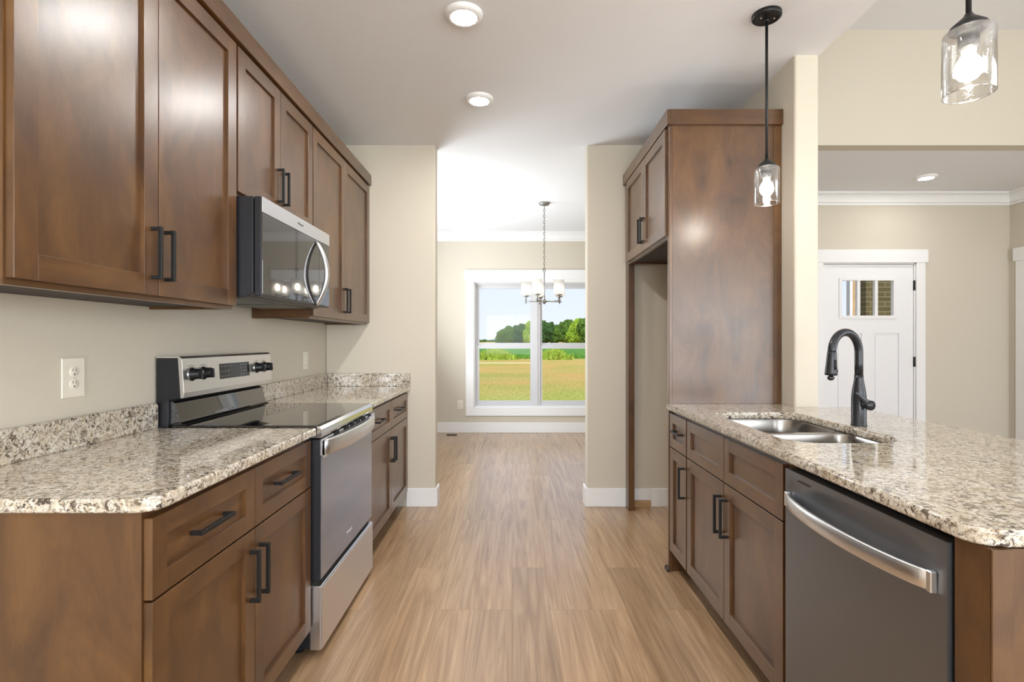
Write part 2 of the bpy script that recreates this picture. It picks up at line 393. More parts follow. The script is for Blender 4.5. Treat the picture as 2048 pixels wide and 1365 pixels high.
# crown moulding (setting)
def crown_prof(d=.12, p=.09):
    pts = [(0, 0), (0, -d), (.012, -d), (.016, -d+.02), (.03, -d+.026)]
    for i in range(7):
        a = PI/2*i/6; pts.append((.03+(p-.045)*(1-math.cos(a)), -d+.03+(d-.05)*math.sin(a)))
    pts += [(p-.01, -.018), (p-.01, -.012), (p, -.012), (p, 0)]
    return pts
def crown(name, axis, w, sgn, a0, a1):
    m = MB(); m.prism([(w+sgn*q, CZ+z) for q, z in crown_prof()], axis, a0, a1); return struct(name, m, TRIM)
crown('trim_1', 'x', YD, -1, XL, 2.08)
crown('trim_2', 'x', YF, -1, 2.2, XR)
crown('trim_3', 'y', XR, -1, YP+.12, YF)
crown('trim_4', 'y', 2.08, -1, YP+.115, YD)
crown('trim_5', 'y', XL, 1, YP+.115, YD)
crown('trim_6', 'y', 2.2, 1, YP+.115, YF)

# ------------------------------------------------------------------ dining window
def sash_window(name, x0, x1, z0, z1, yin):
    w = thing(name, ((x0+x1)/2, yin, z0), '', 'window'); del w['label']; del w['category']; w['kind'] = 'structure'
    c = .109
    m = MB().box(x0-c, x0, yin-.02, yin, z0, z1+.027, bev=.002); m.box(x1, x1+c, yin-.02, yin, z0, z1+.027, bev=.002)
    m.box(x0-c-.02, x1+c+.02, yin-.026, yin, z1+.027, z1+.163, bev=.002); m.box(x0-c, x1+c, yin-.02, yin, z0-.116, z0, bev=.002)
    m.box(x0, x1, yin-.018, yin, z1, z1+.027)
    for a, b in ((x0-.001, x0+.012), (x1-.012, x1+.001)): m.box(a, b, yin, yin+.07, z0, z1)
    m.box(x0, x1, yin, yin+.07, z1-.012, z1); m.box(x0, x1, yin, yin+.07, z0, z0+.012)
    obj('casing', m, TRIM, w)
    cx = (x0+x1)/2; mw = .059; yy = yin+.07
    f = MB()
    f.box(x0, x0+.035, yy, yy+.07, z0, z1); f.box(x1-.035, x1, yy, yy+.07, z0, z1); f.box(x0+.034, x1-.034, yy+.001, yy+.069, z1-.035, z1); f.box(x0+.034, x1-.034, yy+.001, yy+.069, z0, z0+.035)
    f.box(cx-mw+.01, cx+mw-.01, yy-.01, yy+.0685, z0+.0005, z1-.0005); f.box(cx-.022, cx+.022, yy-.02, yy, z0, z1, bev=.003)
    obj('window_frame', f, VINYL, w)
    zm = 1.19
    for a, b in ((x0+.035, cx-mw+.01), (cx+mw-.01, x1-.035)):
        for lo, hi, dy, nm in ((z0+.035, 1.198, .012, 'lower_sash'), (1.184, z1-.035, .040, 'upper_sash')):
            fr = .034; s_ = MB(); y0 = yy+dy; y1 = y0+.024
            s_.box(a, a+fr, y0, y1, lo, hi); s_.box(b-fr, b, y0, y1, lo, hi)
            s_.box(a+fr-.0005, b-fr+.0005, y0+.001, y1-.001, lo, lo+fr+.012); s_.box(a+fr-.0005, b-fr+.0005, y0+.001, y1-.001, hi-fr-.014, hi)
            so = obj(nm, s_, VINYL, w)
            obj('glass_pane', MB().box(a+fr-.003, b-fr+.003, y0+.010, y0+.014, lo+fr, hi-fr), PANE, so)
    return w
sash_window('window_1', WX0, WX1, WZ0, WZ1, YD)
def plain_window(name, axis, p, a0, a1, z0, z1, s):
    m = MB(); c = .1
    def B(a, b, q0, q1, za, zb):
        if axis == 'x': m.box(a, b, q0, q1, za, zb, bev=.002)
        else: m.box(q0, q1, a, b, za, zb, bev=.002)
    lo, hi = sorted((p, p+s*.02))
    B(a0-c, a0, lo, hi, z0, z1); B(a1, a1+c, lo, hi, z0, z1); B(a0-c-.02, a1+c+.02, lo, hi, z1, z1+.13); B(a0-c, a1+c, lo, hi, z0-.11, z0)
    cx = (a0+a1)/2; B(cx-.04, cx+.04, *sorted((p-s*.06, p-s*.02)), z0, z1)
    struct(name, m, TRIM)
plain_window('added_window_2', 'y', XL, 4.75, 6.45, .6, 2.3, 1)  # unseen window, added as a frame around the dining fill light
plain_window('window_3', 'x', YB, 2.35, 5.0-.02, .45, 2.45, 1)
plain_window('window_4', 'x', YB, -.95, 1.15, .65, 2.35, 1)
plain_window('window_5', 'y', XR, -1.0, 1.8, .65, 2.55, -1)

# ------------------------------------------------------------------ front door
dr = thing('door_1', (3.6, YF, 0), '', 'door'); del dr['label']; del dr['category']; dr['kind'] = 'structure'
m = MB().box(DX0-.09, DX0, YF-.02, YF, 0, 2.05, bev=.002); m.box(DX1, DX1+.09, YF-.02, YF, 0, 2.05, bev=.002)
m.box(DX0-.112, DX1+.112, YF-.028, YF, 2.045, 2.175, bev=.002)
m.box(DX0-.001, DX0+.01, YF, YF+.12, 0, DZ); m.box(DX1-.01, DX1+.001, YF, YF+.12, 0, DZ); m.box(DX0, DX1, YF, YF+.12, DZ-.01, DZ+.001)
obj('door_frame', m, TRIM, dr)
sx0, sx1, yd = DX0+.013, DX1-.013, YF+.012; Lx0, Lx1, Lz0, Lz1 = 3.325, 3.86, 1.505, 1.875
def panel_face(m, x0, x1, z0, z1, holes, y0, y1):
    xs = sorted({x0, x1, *[h[0] for h in holes], *[h[1] for h in holes]}); zs = sorted({z0, z1, *[h[2] for h in holes], *[h[3] for h in holes]})
    for xa, xb in zip(xs, xs[1:]):
        for za, zb in zip(zs, zs[1:]):
            cx, cz = (xa+xb)/2, (za+zb)/2
            if not any(h[0] < cx < h[1] and h[2] < cz < h[3] for h in holes): m.box(xa, xb, y0, y1, za, zb)
m = MB(); pans = [(3.28, 3.535, .25, 1.336), (3.655, 3.91, .25, 1.336)]
panel_face(m, sx0, sx1, .012, 2.03, pans+[(Lx0, Lx1, Lz0, Lz1)], yd, yd+.012)
panel_face(m, sx0, sx1, .012, 2.03, [(Lx0, Lx1, Lz0, Lz1)], yd+.012, yd+.042)
for a, b, c, d in pans: m.box(a+.02, b-.02, yd+.006, yd+.013, c+.02, d-.02, bev=.004)
leaf = obj('door_leaf', m, DOORW, dr)
m = MB(); e = .022
m.box(Lx0-e, Lx0+.008, yd-.01, yd+.03, Lz0-e, Lz1+e, bev=.003); m.box(Lx1-.008, Lx1+e, yd-.01, yd+.03, Lz0-e, Lz1+e, bev=.003)
m.box(Lx0+.0075, Lx1-.0075, yd-.0096, yd+.0296, Lz1-.008, Lz1+e-.0004); m.box(Lx0+.0075, Lx1-.0075, yd-.0096, yd+.0296, Lz0-e+.0004, Lz0+.008)
for k in (1, 2):
    x = Lx0+(Lx1-Lx0)*k/3; m.box(x-.015, x+.015, yd-.004, yd+.029, Lz0+.0075, Lz1-.0075)
obj('lite_frame', m, DOORW, dr)
for k in range(3):
    obj('glass_pane', MB().box(Lx0+(Lx1-Lx0)*k/3+.006, Lx0+(Lx1-Lx0)*(k+1)/3-.006, yd+.018, yd+.022, Lz0+.004, Lz1-.004), PANE, dr)
for z in (1.818, 1.047, .28):
    obj('hinge', MB().box(sx1+.001, sx1+.016, yd-.012, yd+.006, z-.05, z+.05, bev=.002).cyl((sx1+.006, yd-.010, z-.05), (sx1+.006, yd-.010, z+.05), .0075), BLACK, dr)
m = MB().lathe([(.03, 0), (.03, .008), (.012, .012), (.012, .04), (.026, .05), (.028, .065), (.018, .075)], (3.228, yd, .955), 20, (0, -1, 0))
obj('door_knob', m, BLACK, dr)
# cased doorway on the right wall of the entry
m = MB(); m.box(XR-.02, XR, 5.09, 5.19, 0, 2.05, bev=.002); m.box(XR-.028, XR, 4.02, 5.21, 2.05, 2.18, bev=.002); m.box(XR-.02, XR, 4.04, 4.14, 0, 2.05, bev=.002)
d2 = struct('door_2', m, TRIM)
m = MB(); m.box(XR-.006, XR, 4.14, 5.09, .01, 2.05); obj('door_leaf', m, DOORW, d2)

# ------------------------------------------------------------------ handles and shaker fronts
def pull(parent, x, s, y, z, vertical=True, L=.158):
    """square bar pull standing off the plane x towards s"""
    m = MB(); b = .0055; off = .032
    if vertical:
        m.box(x+s*(off-.011), x+s*off, y-b, y+b, z-L/2, z+L/2, bev=.001)
        for zz in (z-L/2+b+.0004, z+L/2-b-.0004): m.box(x, x+s*off-.0004*s, y-b+.0003, y+b-.0003, zz-b, zz+b, bev=.001)
    else:
        m.box(x+s*(off-.011), x+s*off, y-L/2, y+L/2, z-b, z+b, bev=.001)
        for yy in (y-L/2+b+.0004, y+L/2-b-.0004): m.box(x, x+s*off-.0004*s, yy-b, yy+b, z-b+.0003, z+b-.0003, bev=.001)
    return obj('pull_handle', m, BLACK, parent)
def shaker(name, parent, xb, s, y0, y1, z0, z1, fw=.057, horiz=False, th=.02):
    """front whose back lies at plane xb and faces s"""
    m = MB(); xf = xb+s*th; gp = .0018; y0 += gp; y1 -= gp; z0 += gp; z1 -= gp; bv = .0009
    m.box(xb, xf, y0, y0+fw, z0, z1, 'z', bv); m.box(xb, xf, y1-fw, y1, z0, z1, 'z', bv)
    m.box(xb, xf-s*.0002, y0+fw-.001, y1-fw+.001, z0, z0+fw, 'y', bv); m.box(xb, xf-s*.0002, y0+fw-.001, y1-fw+.001, z1-fw, z1, 'y', bv)
    m.box(xb+s*.002, xf-s*.0115, y0+fw-.004, y1-fw+.004, z0+fw-.004, z1-fw+.004, 'y' if horiz else 'z')
    return obj(name, m, WOOD, parent)

def base_cabinet(s, xw, xf, y0, y1, splits, label, name='base_cabinet', drawers=True, false_front=False, handles=None, ends=(0, 0)):
    """xw back plane, xf face-frame plane; s is the side the fronts look to"""
    t = thing(name, ((xw+xf)/2, (y0+y1)/2, 0), label, 'cabinet')
    m = MB(); th = .019
    m.box(xf-s*th, xf, y0, y1, .1, .881, 'y' if 0 else 'z')                                      # face frame plate
    m.box(xw, xf-s*th, y0, y0+th, .1, .881); m.box(xw, xf-s*th, y1-th, y1, .1, .881)
    m.box(xw, xf-s*th, y0+th, y1-th, .1, .119, 'y'); m.box(xw, xw+s*.006, y0+th, y1-th, .119, .881)
    obj('cabinet_body', m, WOOD, t)
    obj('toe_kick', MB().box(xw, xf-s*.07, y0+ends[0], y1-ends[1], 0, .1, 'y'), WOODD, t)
    ys = [y0+.004]+splits+[y1-.004]
    for i, (a, b) in enumerate(zip(ys, ys[1:])):
        d = shaker('false_drawer_front' if false_front else 'drawer', t, xf, s, a, b, .683, .867, .05, True)
        if not false_front: pull(d, xf+s*.01 if 0 else xf+s*.010, s, (a+b)/2, .777, False, .158 if b-a > .35 else .128)
        dd = shaker('door', t, xf, s, a, b, .118, .681)
        hy = handles[i] if handles else None
        if hy is not None: pull(dd, xf+s*.02, s, hy, .545)
    return t

# left run
base_cabinet(1, XL+.002, -.81, 1.142, 2.058, [1.607], 'brown stained base cabinet nearest the viewer, left of the range', handles=[1.607-.03, 1.607+.03])
base_cabinet(1, XL+.002, -.81, 2.832, 3.962, [3.43], 'brown stained base cabinet in the far left corner beyond the range', handles=[3.40, 3.46])
# granite worktops
def counter_left(y0, y1, rn):
    return rrect(XL+.001, -.772, y0, y1, [.004, .004, .004, rn])
c = slab('countertop', counter_left(1.128, 2.060, .05), [], .882, .914, GRAN, .007)
tag(c, 'speckled granite worktop slab nearest the viewer on the left, in front of the range', 'countertop')
c = slab('countertop', counter_left(2.828, 3.963, .006), [], .882, .914, GRAN, .007)
tag(c, 'short granite worktop slab between the range and the far left corner wall', 'countertop')
tag(obj('backsplash', MB().box(XL+.001, XL+.022, 1.128, 2.060, .914, 1.012, bev=.003), GRAN), 'low granite backsplash strip along the wall in front of the range', 'backsplash')
tag(obj('backsplash', MB().box(XL+.001, XL+.022, 2.828, 3.963, .914, 1.012, bev=.003), GRAN), 'low granite backsplash strip on the left wall beyond the range', 'backsplash')
tag(obj('backsplash', MB().box(XL+.023, -.768, 3.942, 3.963, .914, 1.012, bev=.003), GRAN), 'low granite backsplash strip on the end wall facing the viewer', 'backsplash')

# upper cabinets
def upper(s, xw, xf, y0, y1, z0, z1, splits, label, hs, hz, name='upper_cabinet', lip=.014):
    t = thing(name, ((xw+xf)/2, (y0+y1)/2, z0), label, 'cabinet'); th = .019
    m = MB().box(xw, xf, y0, y1, z0+lip, z1)
    m.box(xf-s*th, xf, y0, y1, z0, z0+lip, 'y'); m.box(xw, xf-s*th, y0, y0+th, z0, z0+lip); m.box(xw, xf-s*th, y1-th, y1, z0, z0+lip)
    obj('cabinet_body', m, WOOD, t)
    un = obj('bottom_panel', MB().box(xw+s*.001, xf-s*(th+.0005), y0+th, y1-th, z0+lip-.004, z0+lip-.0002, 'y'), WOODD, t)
    for q_ in range(2):
        if z0 < 1.5: obj('screw', MB().lathe([(.0045, 0), (.004, -.003), (.002, -.0035)], (xf-s*.05, y0+(y1-y0)*(.3+.42*q_), z0+lip-.004), 14), CHROME, un)
    ys = [y0+.003]+splits+[y1-.003]
    for a, b, h in zip(ys, ys[1:], hs):
        d = shaker('door', t, xf, s, a, b, z0+.013, z1-.02 if z1 > 2.4 else z1, .06)
        pull(d, xf+s*.02, s, h, hz)
    return t
upper(1, XL+.002, -1.10, 1.128, 2.054, 1.379, 2.445, [1.597], 'tall brown wall cabinet nearest the viewer, with two large doors', [1.597-.03, 1.597+.03], 1.52)
upper(1, XL+.002, -1.10, 2.056, 2.836, 1.833, 2.445, [2.440], 'short brown wall cabinet directly above the microwave', [2.44-.03, 2.44+.03], 1.972)
upper(1, XL+.002, -1.10, 2.838, 3.962, 1.379, 2.445, [3.379], 'tall brown wall cabinet at the far end beyond the microwave', [3.349, 3.409], 1.516)
m2 = MB().box(-1.0995, -1.066, 1.098, 3.963, 2.432, 2.512, 'y', .002); m2.box(XL+.002, -1.0997, 1.098, 1.127, 2.432, 2.512, 'x', .001); m2.box(XL+.002, -1.0995, 1.127, 3.963, 2.4465, 2.462, 'y')
tag(obj('cabinet_crown', m2, WOOD), 'flat brown crown board running along the tops of the left wall cabinets', 'moulding')

# ------------------------------------------------------------------ range
ry0, ry1 = 2.066, 2.822
rg = thing('range', (-1.08, (ry0+ry1)/2, 0), 'freestanding stainless electric range with a black glass cooktop', 'stove')
m = MB().box(-1.36, -.80, ry0, ry1, .035, .900, bev=.002); obj('range_body', m, BPLAST, rg)
for x in (-1.3, -.86):
    for y in (ry0+.05, ry1-.05): obj('foot', MB().cyl((x, y, 0), (x, y, .035), .017), RUBBER, rg)
m = MB().box(-1.345, -.772, ry0-.001, ry1+.001, .9, .921, bev=.004, seg=2)
obj('cooktop', m, COOK, rg)
m = MB()
m.prism([(-.80, .872), (-.757, .872), (-.752, .884), (-.754, .905), (-.762, .917), (-.772, .9195), (-.772, .9005), (-.80, .9005)], 'y', ry0, ry1, bev=.0006)
obj('front_trim', m, CHROME, rg)
# oven door
dm = MB().box(-.80, -.760, ry0+.002, ry1-.002, .305, .866, bev=.003)
od = obj('oven_door', dm, BPLAST, rg)
obj('door_glass', MB().box(-.760, -.7565, ry0+.004, ry1-.004, .31, .80, bev=.0015), OGLASS, od)
m = MB().box(-.760, -.752, ry0+.002, ry1-.002, .80, .866, bev=.002)
obj('door_trim', m, STEEL, od)
for k, (a, w) in enumerate(((.14, .07), (.27, .07), (.36, .07), (.45, .07), (.54, .07), (.66, .06))): obj('vent_slot', MB().box(-.775, -.7515, ry0+a, ry0+a+w, .855, .8668), RUBBER, od)
n = 24; R1 = []; yy0, yy1 = ry0+.006, ry1-.006
ring = []
for i in range(n+1):
    u = i/n; y = yy0+(yy1-yy0)*u; bow = .040*(1-(2*u-1)**2)**.75
    xo = -.742+bow*1.0; xi = xo-.011; h = .030+.004*math.sin(PI*u)
    zc = .832
    ring.append([(xo-.003, y, zc-h), (xo, y, zc-h+.006), (xo+.001, y, zc), (xo, y, zc+h-.006), (xo-.003, y, zc+h), (xi, y, zc+h-.002), (xi, y, zc-h+.002)])
m = MB().loft(ring, True, True, True)
for a in (yy0, yy1-.026): m.box(-.753, -.741, a, a+.026, .793, .869, bev=.002)
obj('handle', m, STEEL, od)
text('Whirlpool', .019, (-.7562, 2.428, .375), (PI/2, 0, PI/2), MARKW, od)
m = MB().box(-.80, -.757, ry0, ry1, .03, .284, bev=.003)
m.box(-.757, -.751, ry0+.004, ry1-.004, .034, .280, bev=.002)
sd = obj('storage_drawer', m, STEEL, rg)
m = MB().box(-.80, -.775, ry0+.01, ry1-.01, .284, .305)
obj('drawer_gap', m, RUBBER, rg)
# backguard
m = MB().prism([(-1.408, .86), (-1.408, 1.188), (-1.322, 1.188), (-1.31, 1.03), (-1.362, 1.02), (-1.362, .86)], 'y', ry0+.002, ry1-.002, bev=.001)
bgd = obj('backguard', m, BPLAST, rg)
m = MB().prism([(-1.408, 1.188), (-1.408, 1.1955), (-1.316, 1.1955), (-1.306, 1.186), (-1.297, 1.050), (-1.300, 1.030), (-1.311, 1.028), (-1.322, 1.188)], 'y', ry0, ry1, bev=.0008)
cp = obj('control_panel', m, STEEL, rg)
m = MB().prism([(-1.361, .921), (-1.361, 1.012), (-1.352, 1.016), (-1.340, 1.008), (-1.326, .945), (-1.322, .932), (-1.305, .9215)], 'y', ry0+.014, ry1-.014, bev=.001)
obj('rear_riser', m, BGLASS, rg)
nrm = Vector((1, 0, .066)).normalized()
for y in (2.125, 2.205, 2.662, 2.742):
    zc = 1.121; xb = -1.3015-(zc-1.12)*.066
    k = obj('knob', MB().lathe([(.0265, -.002), (.0265, .004), (.0215, .008), (.0205, .034), (.0185, .037)], (xb, y, zc), 28, nrm).box(xb+.030, xb+.046, y-.005, y+.005, zc-.019, zc+.019, bev=.002), BLACK, cp)
    obj('knob_rim', MB().lathe([(.0275, -.001), (.0285, .0015), (.0265, .003)], (xb, y, zc), 28, nrm), CHROME, k)
    obj('indicator_mark', MB().box(xb+.0461, xb+.0465, y-.001, y+.001, zc+.004, zc+.017), MARKW, k)
m = MB(); xd = lambda z: -1.3055-(z-1.086)*(.009/.136)+.0045
m.prism([(xd(1.086)+.002, 1.086), (xd(1.154)+.002, 1.154), (xd(1.154)-.004, 1.154), (xd(1.086)-.004, 1.086)], 'y', 2.325, 2.588)
ds = obj('display', m, SCREEN, cp)
m = MB()
for r_ in range(3):
    for c_ in range(4):
        if r_ and c_ > 2: continue
        z = 1.142-.022*r_; y = 2.345+.026*c_
        obj('key_mark', MB().box(xd(z)+.0021, xd(z)+.0026, y-.006, y+.006, z-.0015, z+.0015), MARK, ds)
for c_ in range(3):
    for r_ in range(4):
        z = 1.144-.015*r_; y = 2.51+.022*c_
        obj('digit_mark', MB().box(xd(z)+.0021, xd(z)+.0026, y-.003, y+.003, z-.004, z+.003), MARK, ds)
m = MB()
for y0_ in (2.125, 2.205, 2.662, 2.742):
    for a in range(-5, 6):
        an = PI/2+a*.42; yy = y0_-.036*math.cos(an); zz = 1.121+.036*math.sin(an)
        if abs(yy-y0_) < .034: xx = -1.3000-(zz-1.12)*.066; obj('dial_mark', MB().box(xx, xx+.0012, yy-.0016, yy+.0016, zz-.0016, zz+.0016), MARKD, cp)

# ------------------------------------------------------------------ microwave
my0, my1, mz0, mz1 = 2.062, 2.818, 1.430, 1.829
mw = thing('microwave', (-1.2, (my0+my1)/2, mz0), 'over-the-range microwave with mirrored black door and stainless top band', 'microwave')
m = MB().prism([(XL+.004, mz0+.02), (XL+.004, mz1), (-1.022, mz1), (-1.022, mz0+.018), (-1.05, mz0), (-1.36, mz0)], 'y', my0, my1, bev=.002)
obj('microwave_body', m, BPLAST, mw)
m = MB().box(-1.018, -.989, my0, my1, mz0+.004, mz1, bev=.003)
md = obj('microwave_door', m, BPLAST, mw)
obj('door_glass', MB().box(-.989, -.9855, my0+.003, my1-.003, mz0+.012, mz1-.064, bev=.0012), MGLASS, md)
obj('top_band', MB().box(-.989, -.9845, my0+.001, my1-.001, mz1-.063, mz1-.001, bev=.0012), STEEL, md)
obj('panel_seam', MB().box(-.9856, -.9852, 2.672, 2.674, mz0+.013, mz1-.065), RUBBER, md)
pts = []; n = 28
for i in range(n+1):
    u = i/n; z = 1.437+.318*u; pts.append((-.9845+.052*math.sin(PI*u)**.85, 2.632, z))
ring = []
for i, p in enumerate(pts):
    d = Vector(pts[min(i+1, n)])-Vector(pts[max(i-1, 0)]); d.normalize(); nn = Vector((d.z, 0, -d.x))
    w = .015; tt = .007+.005*math.sin(PI*i/n)
    ring.append([Vector(p)+nn*math.cos(a)*tt+Vector((0, 1, 0))*math.sin(a)*w for a in [2*PI*k/14 for k in range(14)]])
obj('handle', MB().loft(ring, True, True, True), STEEL, md)
text('Whirlpool', .0155, (-.9843, 2.433, 1.799), (PI/2, 0, PI/2), MARKD, md)
m = MB()
for a, b in ((2.10, 2.40), (2.47, 2.77)): m.box(-1.33, -1.09, a, b, mz0-.003, mz0+.001)
obj('grease_filter', m, GRILL, mw)

# ------------------------------------------------------------------ refrigerator alcove
px0 = .855
m = MB().box(px0+.02, 1.468, 2.850, 2.869, 0, 2.445)
pn = obj('refrigerator_panel', m, WOOD); tag(pn, 'tall glossy brown wood side panel of the refrigerator alcove behind the faucet', 'panel')
m = MB().box(px0, px0+.0199, 2.8465, 2.872, 0, 2.431, bev=.002); obj('edge_stile', m, WOOD, pn)
m = MB().box(1.428, 1.468, 2.8465, 2.8499, .9145, 2.43, bev=.001); obj('edge_stile', m, WOOD, pn)
m = MB().prism([(2.872, 0), (2.885, 0), (2.885, .008), (2.880, .018), (2.8725, .022)], 'x', px0-.012, px0+.12); m.prism([(px0-.013, 0), (px0-.013, .008), (px0-.008, .018), (px0-.0005, .022), (px0-.0005, 0)], 'y', 2.835, 2.886)
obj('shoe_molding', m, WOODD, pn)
fc = upper(-1, 1.469, .862, 2.874, 3.86, 1.822, 2.445, [3.357], 'brown two-door cabinet over the empty refrigerator alcove', [3.327, 3.387], 1.965)
m = MB().box(.862, .905, 3.862, 3.902, 0, 2.445, bev=.002); m.box(.862, .87, 3.902, 3.962, 0, 2.445)
tag(obj('filler_post', m, WOOD), 'slim brown filler stile at the far side of the refrigerator alcove', 'panel')
m = MB().box(.84, .8615, 2.83, 3.963, 2.432, 2.514, 'y', .002); m.box(.8617, 1.4695, 2.83, 2.8460, 2.432, 2.514, 'x', .001); m.box(.8615, 1.4695, 2.8745, 3.963, 2.4465, 2.462, 'y')
tag(obj('cabinet_crown', m, WOOD), 'flat brown crown board wrapping the top of the refrigerator alcove', 'moulding')

# ------------------------------------------------------------------ peninsula
base_cabinet(-1, 1.465, .878, 2.571, 2.848, [], 'narrow brown base cabinet of the peninsula with one drawer, next to the tall panel', handles=[2.571+.035], ends=(0, .02))
skc = base_cabinet(-1, 1.465, .878, 1.650, 2.569, [2.118], 'wide brown sink base cabinet left of the dishwasher', name='sink_cabinet', false_front=True, handles=[2.118-.03, 2.118+.03])
m = MB().box(.875, 1.465, 1.636, 1.649, .1, .881); m.box(.94, 1.465, 1.636, 1.649, 0, .1); obj('filler_strip', m, WOOD, skc)
m = MB().box(.861, 1.465, .941, 1.016, 0, .881); ep = obj('end_panel', m, WOOD); tag(ep, 'brown wood end panel of the peninsula at the right edge', 'panel')
obj('edge_stile', MB().box(.861, .90, .936, .9408, 0, .881, bev=.001), WOOD, ep)
m = MB().box(1.466, 1.49, .94, 2.714, 0, .881); tag(obj('back_panel', m, WOOD), 'brown wood back panel of the peninsula facing the living room', 'panel')
# dishwasher
dy0, dy1 = 1.024, 1.630
dw = thing('dishwasher', (1.15, (dy0+dy1)/2, 0), 'dark stainless dishwasher with a curved bar handle in the peninsula', 'dishwasher')
obj('dishwasher_body', MB().box(.905, 1.45, dy0, dy1, .1, .862, bev=.002), BPLAST, dw)
obj('toe_kick', MB().box(.93, 1.45, dy0, dy1, 0, .1), RUBBER, dw)
# door with a scooped pocket behind the handle
m = MB(); ny, nz = 36, 48; dz0, dz1 = .115, .860; xf = .853
def dent(y, z):
    u = (y-dy0)/(dy1-dy0); c = .795-.0*u; a = max(0, 1-abs((z-.800)/.045)**2); b = max(0, 1-abs((u-.5)/.47)**4)
    return .013*a*b
g = [[(xf+dent(dy0+(dy1-dy0)*i/ny, dz0+(dz1-dz0)*j/nz), dy0+(dy1-dy0)*i/ny, dz0+(dz1-dz0)*j/nz) for i in range(ny+1)] for j in range(nz+1)]
m.loft(g, True, closed=False)
m.box(.868, .903, dy0, dy1, dz0, dz1)
m.box(.8532, .868, dy0-.0002, dy0+.001, dz0, dz1); m.box(.8532, .868, dy1-.001, dy1+.0002, dz0, dz1); m.box(.8532, .868, dy0, dy1, dz1-.001, dz1+.0002); m.box(.8532, .868, dy0, dy1, dz0-.0002, dz0+.001)
dd = obj('dishwasher_door', m, STEELD, dw)
ring = []
n = 30
for i in range(n+1):
    u = i/n; y = dy0+.030+(dy1-dy0-.050)*u; bow = .045*(1-(2*u-1)**2)**.7
    xo = .846-bow; h = .0205; zc = .770
    ring.append([(xo+.002, y, zc-h), (xo, y, zc-h+.004), (xo-.002, y, zc), (xo, y, zc+h-.004), (xo+.002, y, zc+h), (xo+.010, y, zc+h-.001), (xo+.010, y, zc-h+.001)])
m = MB().loft(ring, True, True, True)
for a in (dy0+.024, dy1-.030): m.box(.840, .8535, a, a+.014, .748, .792, bev=.002)
obj('handle', m, STEEL, dd)
obj('vent_slot', MB().box(.8524, .8536, 1.495, 1.560, .836, .839), RUBBER, dd)
m = MB().box(.89, .905, dy0, dy1, .862, .880); obj('mounting_strip', m, RUBBER, dw)
# worktop with sink cut-out
SX0, SX1, SY0, SY1 = .950, 1.350, 1.755, 2.500
outer = [(.84+.055*(1-math.cos(a)), .94+.055*(1-math.sin(a))) for a in [PI/2*(1-i/8)*0+PI/2*i/8 for i in range(9)]]
outer = [(.895-.055*math.sin(PI/2*i/8), .995-.055*math.cos(PI/2*i/8)) for i in range(9)]
outer += [(.84, 2.846), (1.469, 2.846), (1.469, 2.715), (1.77, 2.715), (1.77, .94)]
hole = rrect(SX0, SX1, SY0, SY1, [.10, .07, .10, .12], 10)
c = slab('countertop', outer, [hole], .882, .914, GRAN, .007)
tag(c, 'long granite peninsula worktop with the sink cut-out and overhang', 'countertop')
sk = thing('sink', (1.15, 2.12, .70), 'double bowl stainless undermount sink in the peninsula worktop', 'sink')
fl_o = rrect(SX0-.03, SX1+.03, SY0-.025, SY1+.025, .05)
b1 = (SX0-.004, SX1+.004, 2.140, SY1+.004, [.105, .075, .06, .06]); b2 = (SX0-.004, SX1+.004, SY0-.004, 2.108, [.06, .06, .105, .125])
slab('rim', fl_o, [rrect(*b1, 10), rrect(*b2, 10)], .8785, .8815, SINKM, .0008, sk)
for b in (b1, b2):
    ring = []
    for ins, z in ((0, .880), (.002, .874), (.006, .80), (.012, .725), (.020, .706), (.034, .698), (.06, .695)):
        rr = [max(.02, r-ins*.6) for r in b[4]]
        ring.append([(x, y, z) for x, y in rrect(b[0]+ins, b[1]-ins, b[2]+ins, b[3]-ins, rr, 10)])
    ring.append([((b[0]+b[1])/2+.04*math.cos(2*PI*k/44+PI/44), (b[2]+b[3])/2+.04*math.sin(2*PI*k/44+PI/44), .693) for k in range(44)])
    bo = obj('bowl', MB().loft(ring, True, False, True), SINKM, sk)
    cx, cy = (b[0]+b[1])/2, (b[2]+b[3])/2
    obj('drain', MB().lathe([(.042, .6935), (.044, .6955), (.036, .6965), (.03, .694), (.01, .6945)], (cx, cy, 0), 24), CHROME, bo)
# faucet
F = Vector((1.402, 2.112, .914)); fd = Vector((-.92, -.38, 0)).normalized(); fs = Vector((.16, -.98, 0)).normalized()
fa = thing('faucet', F, 'matte black pull-down faucet with gooseneck spout beside the sink', 'faucet')
m = MB().lathe([(.0285, 0), (.0285, .004), (.0268, .006), (.0268, .105), (.0262, .122), (.0235, .145), (.0190, .172), (.0165, .19), (.0158, .205)], F, 36)
obj('faucet_body', m, FAUC, fa)
pts = [F+Vector((0, 0, .2055)), F+Vector((0, 0, .25))]
r_ = .079
for i in range(25):
    a = PI*i/24*1.0; pts.append(F+Vector((0, 0, .296))+fd*(r_*(1-math.cos(a)))+Vector((0, 0, r_*math.sin(a)*1.02)))
obj('spout', MB().tube(pts, .0152, 20), FAUC, fa)
hp = pts[-1]
hd = Vector((fd.x*-.02, fd.y*-.02, -1)).normalized() if 0 else (Vector((0, 0, -1))+fd*.06).normalized()
sh = obj('spray_head', MB().lathe([(.0156, -.004), (.0162, 0), (.0175, .02), (.0215, .078), (.0222, .086), (.019, .089), (.013, .090)], hp, 32, hd), FAUC, fa)
q = hp+hd*.05-fd*.0+fs*.018
obj('spray_button', MB().tube([hp+hd*.028+fs*.0182, hp+hd*.066+fs*.0212], .0045, 10), RUBBER, sh)
obj('nozzle', MB().ball(hp+hd*.099, .0105, 3, (1.25, 1, 1)), FAUC, sh)
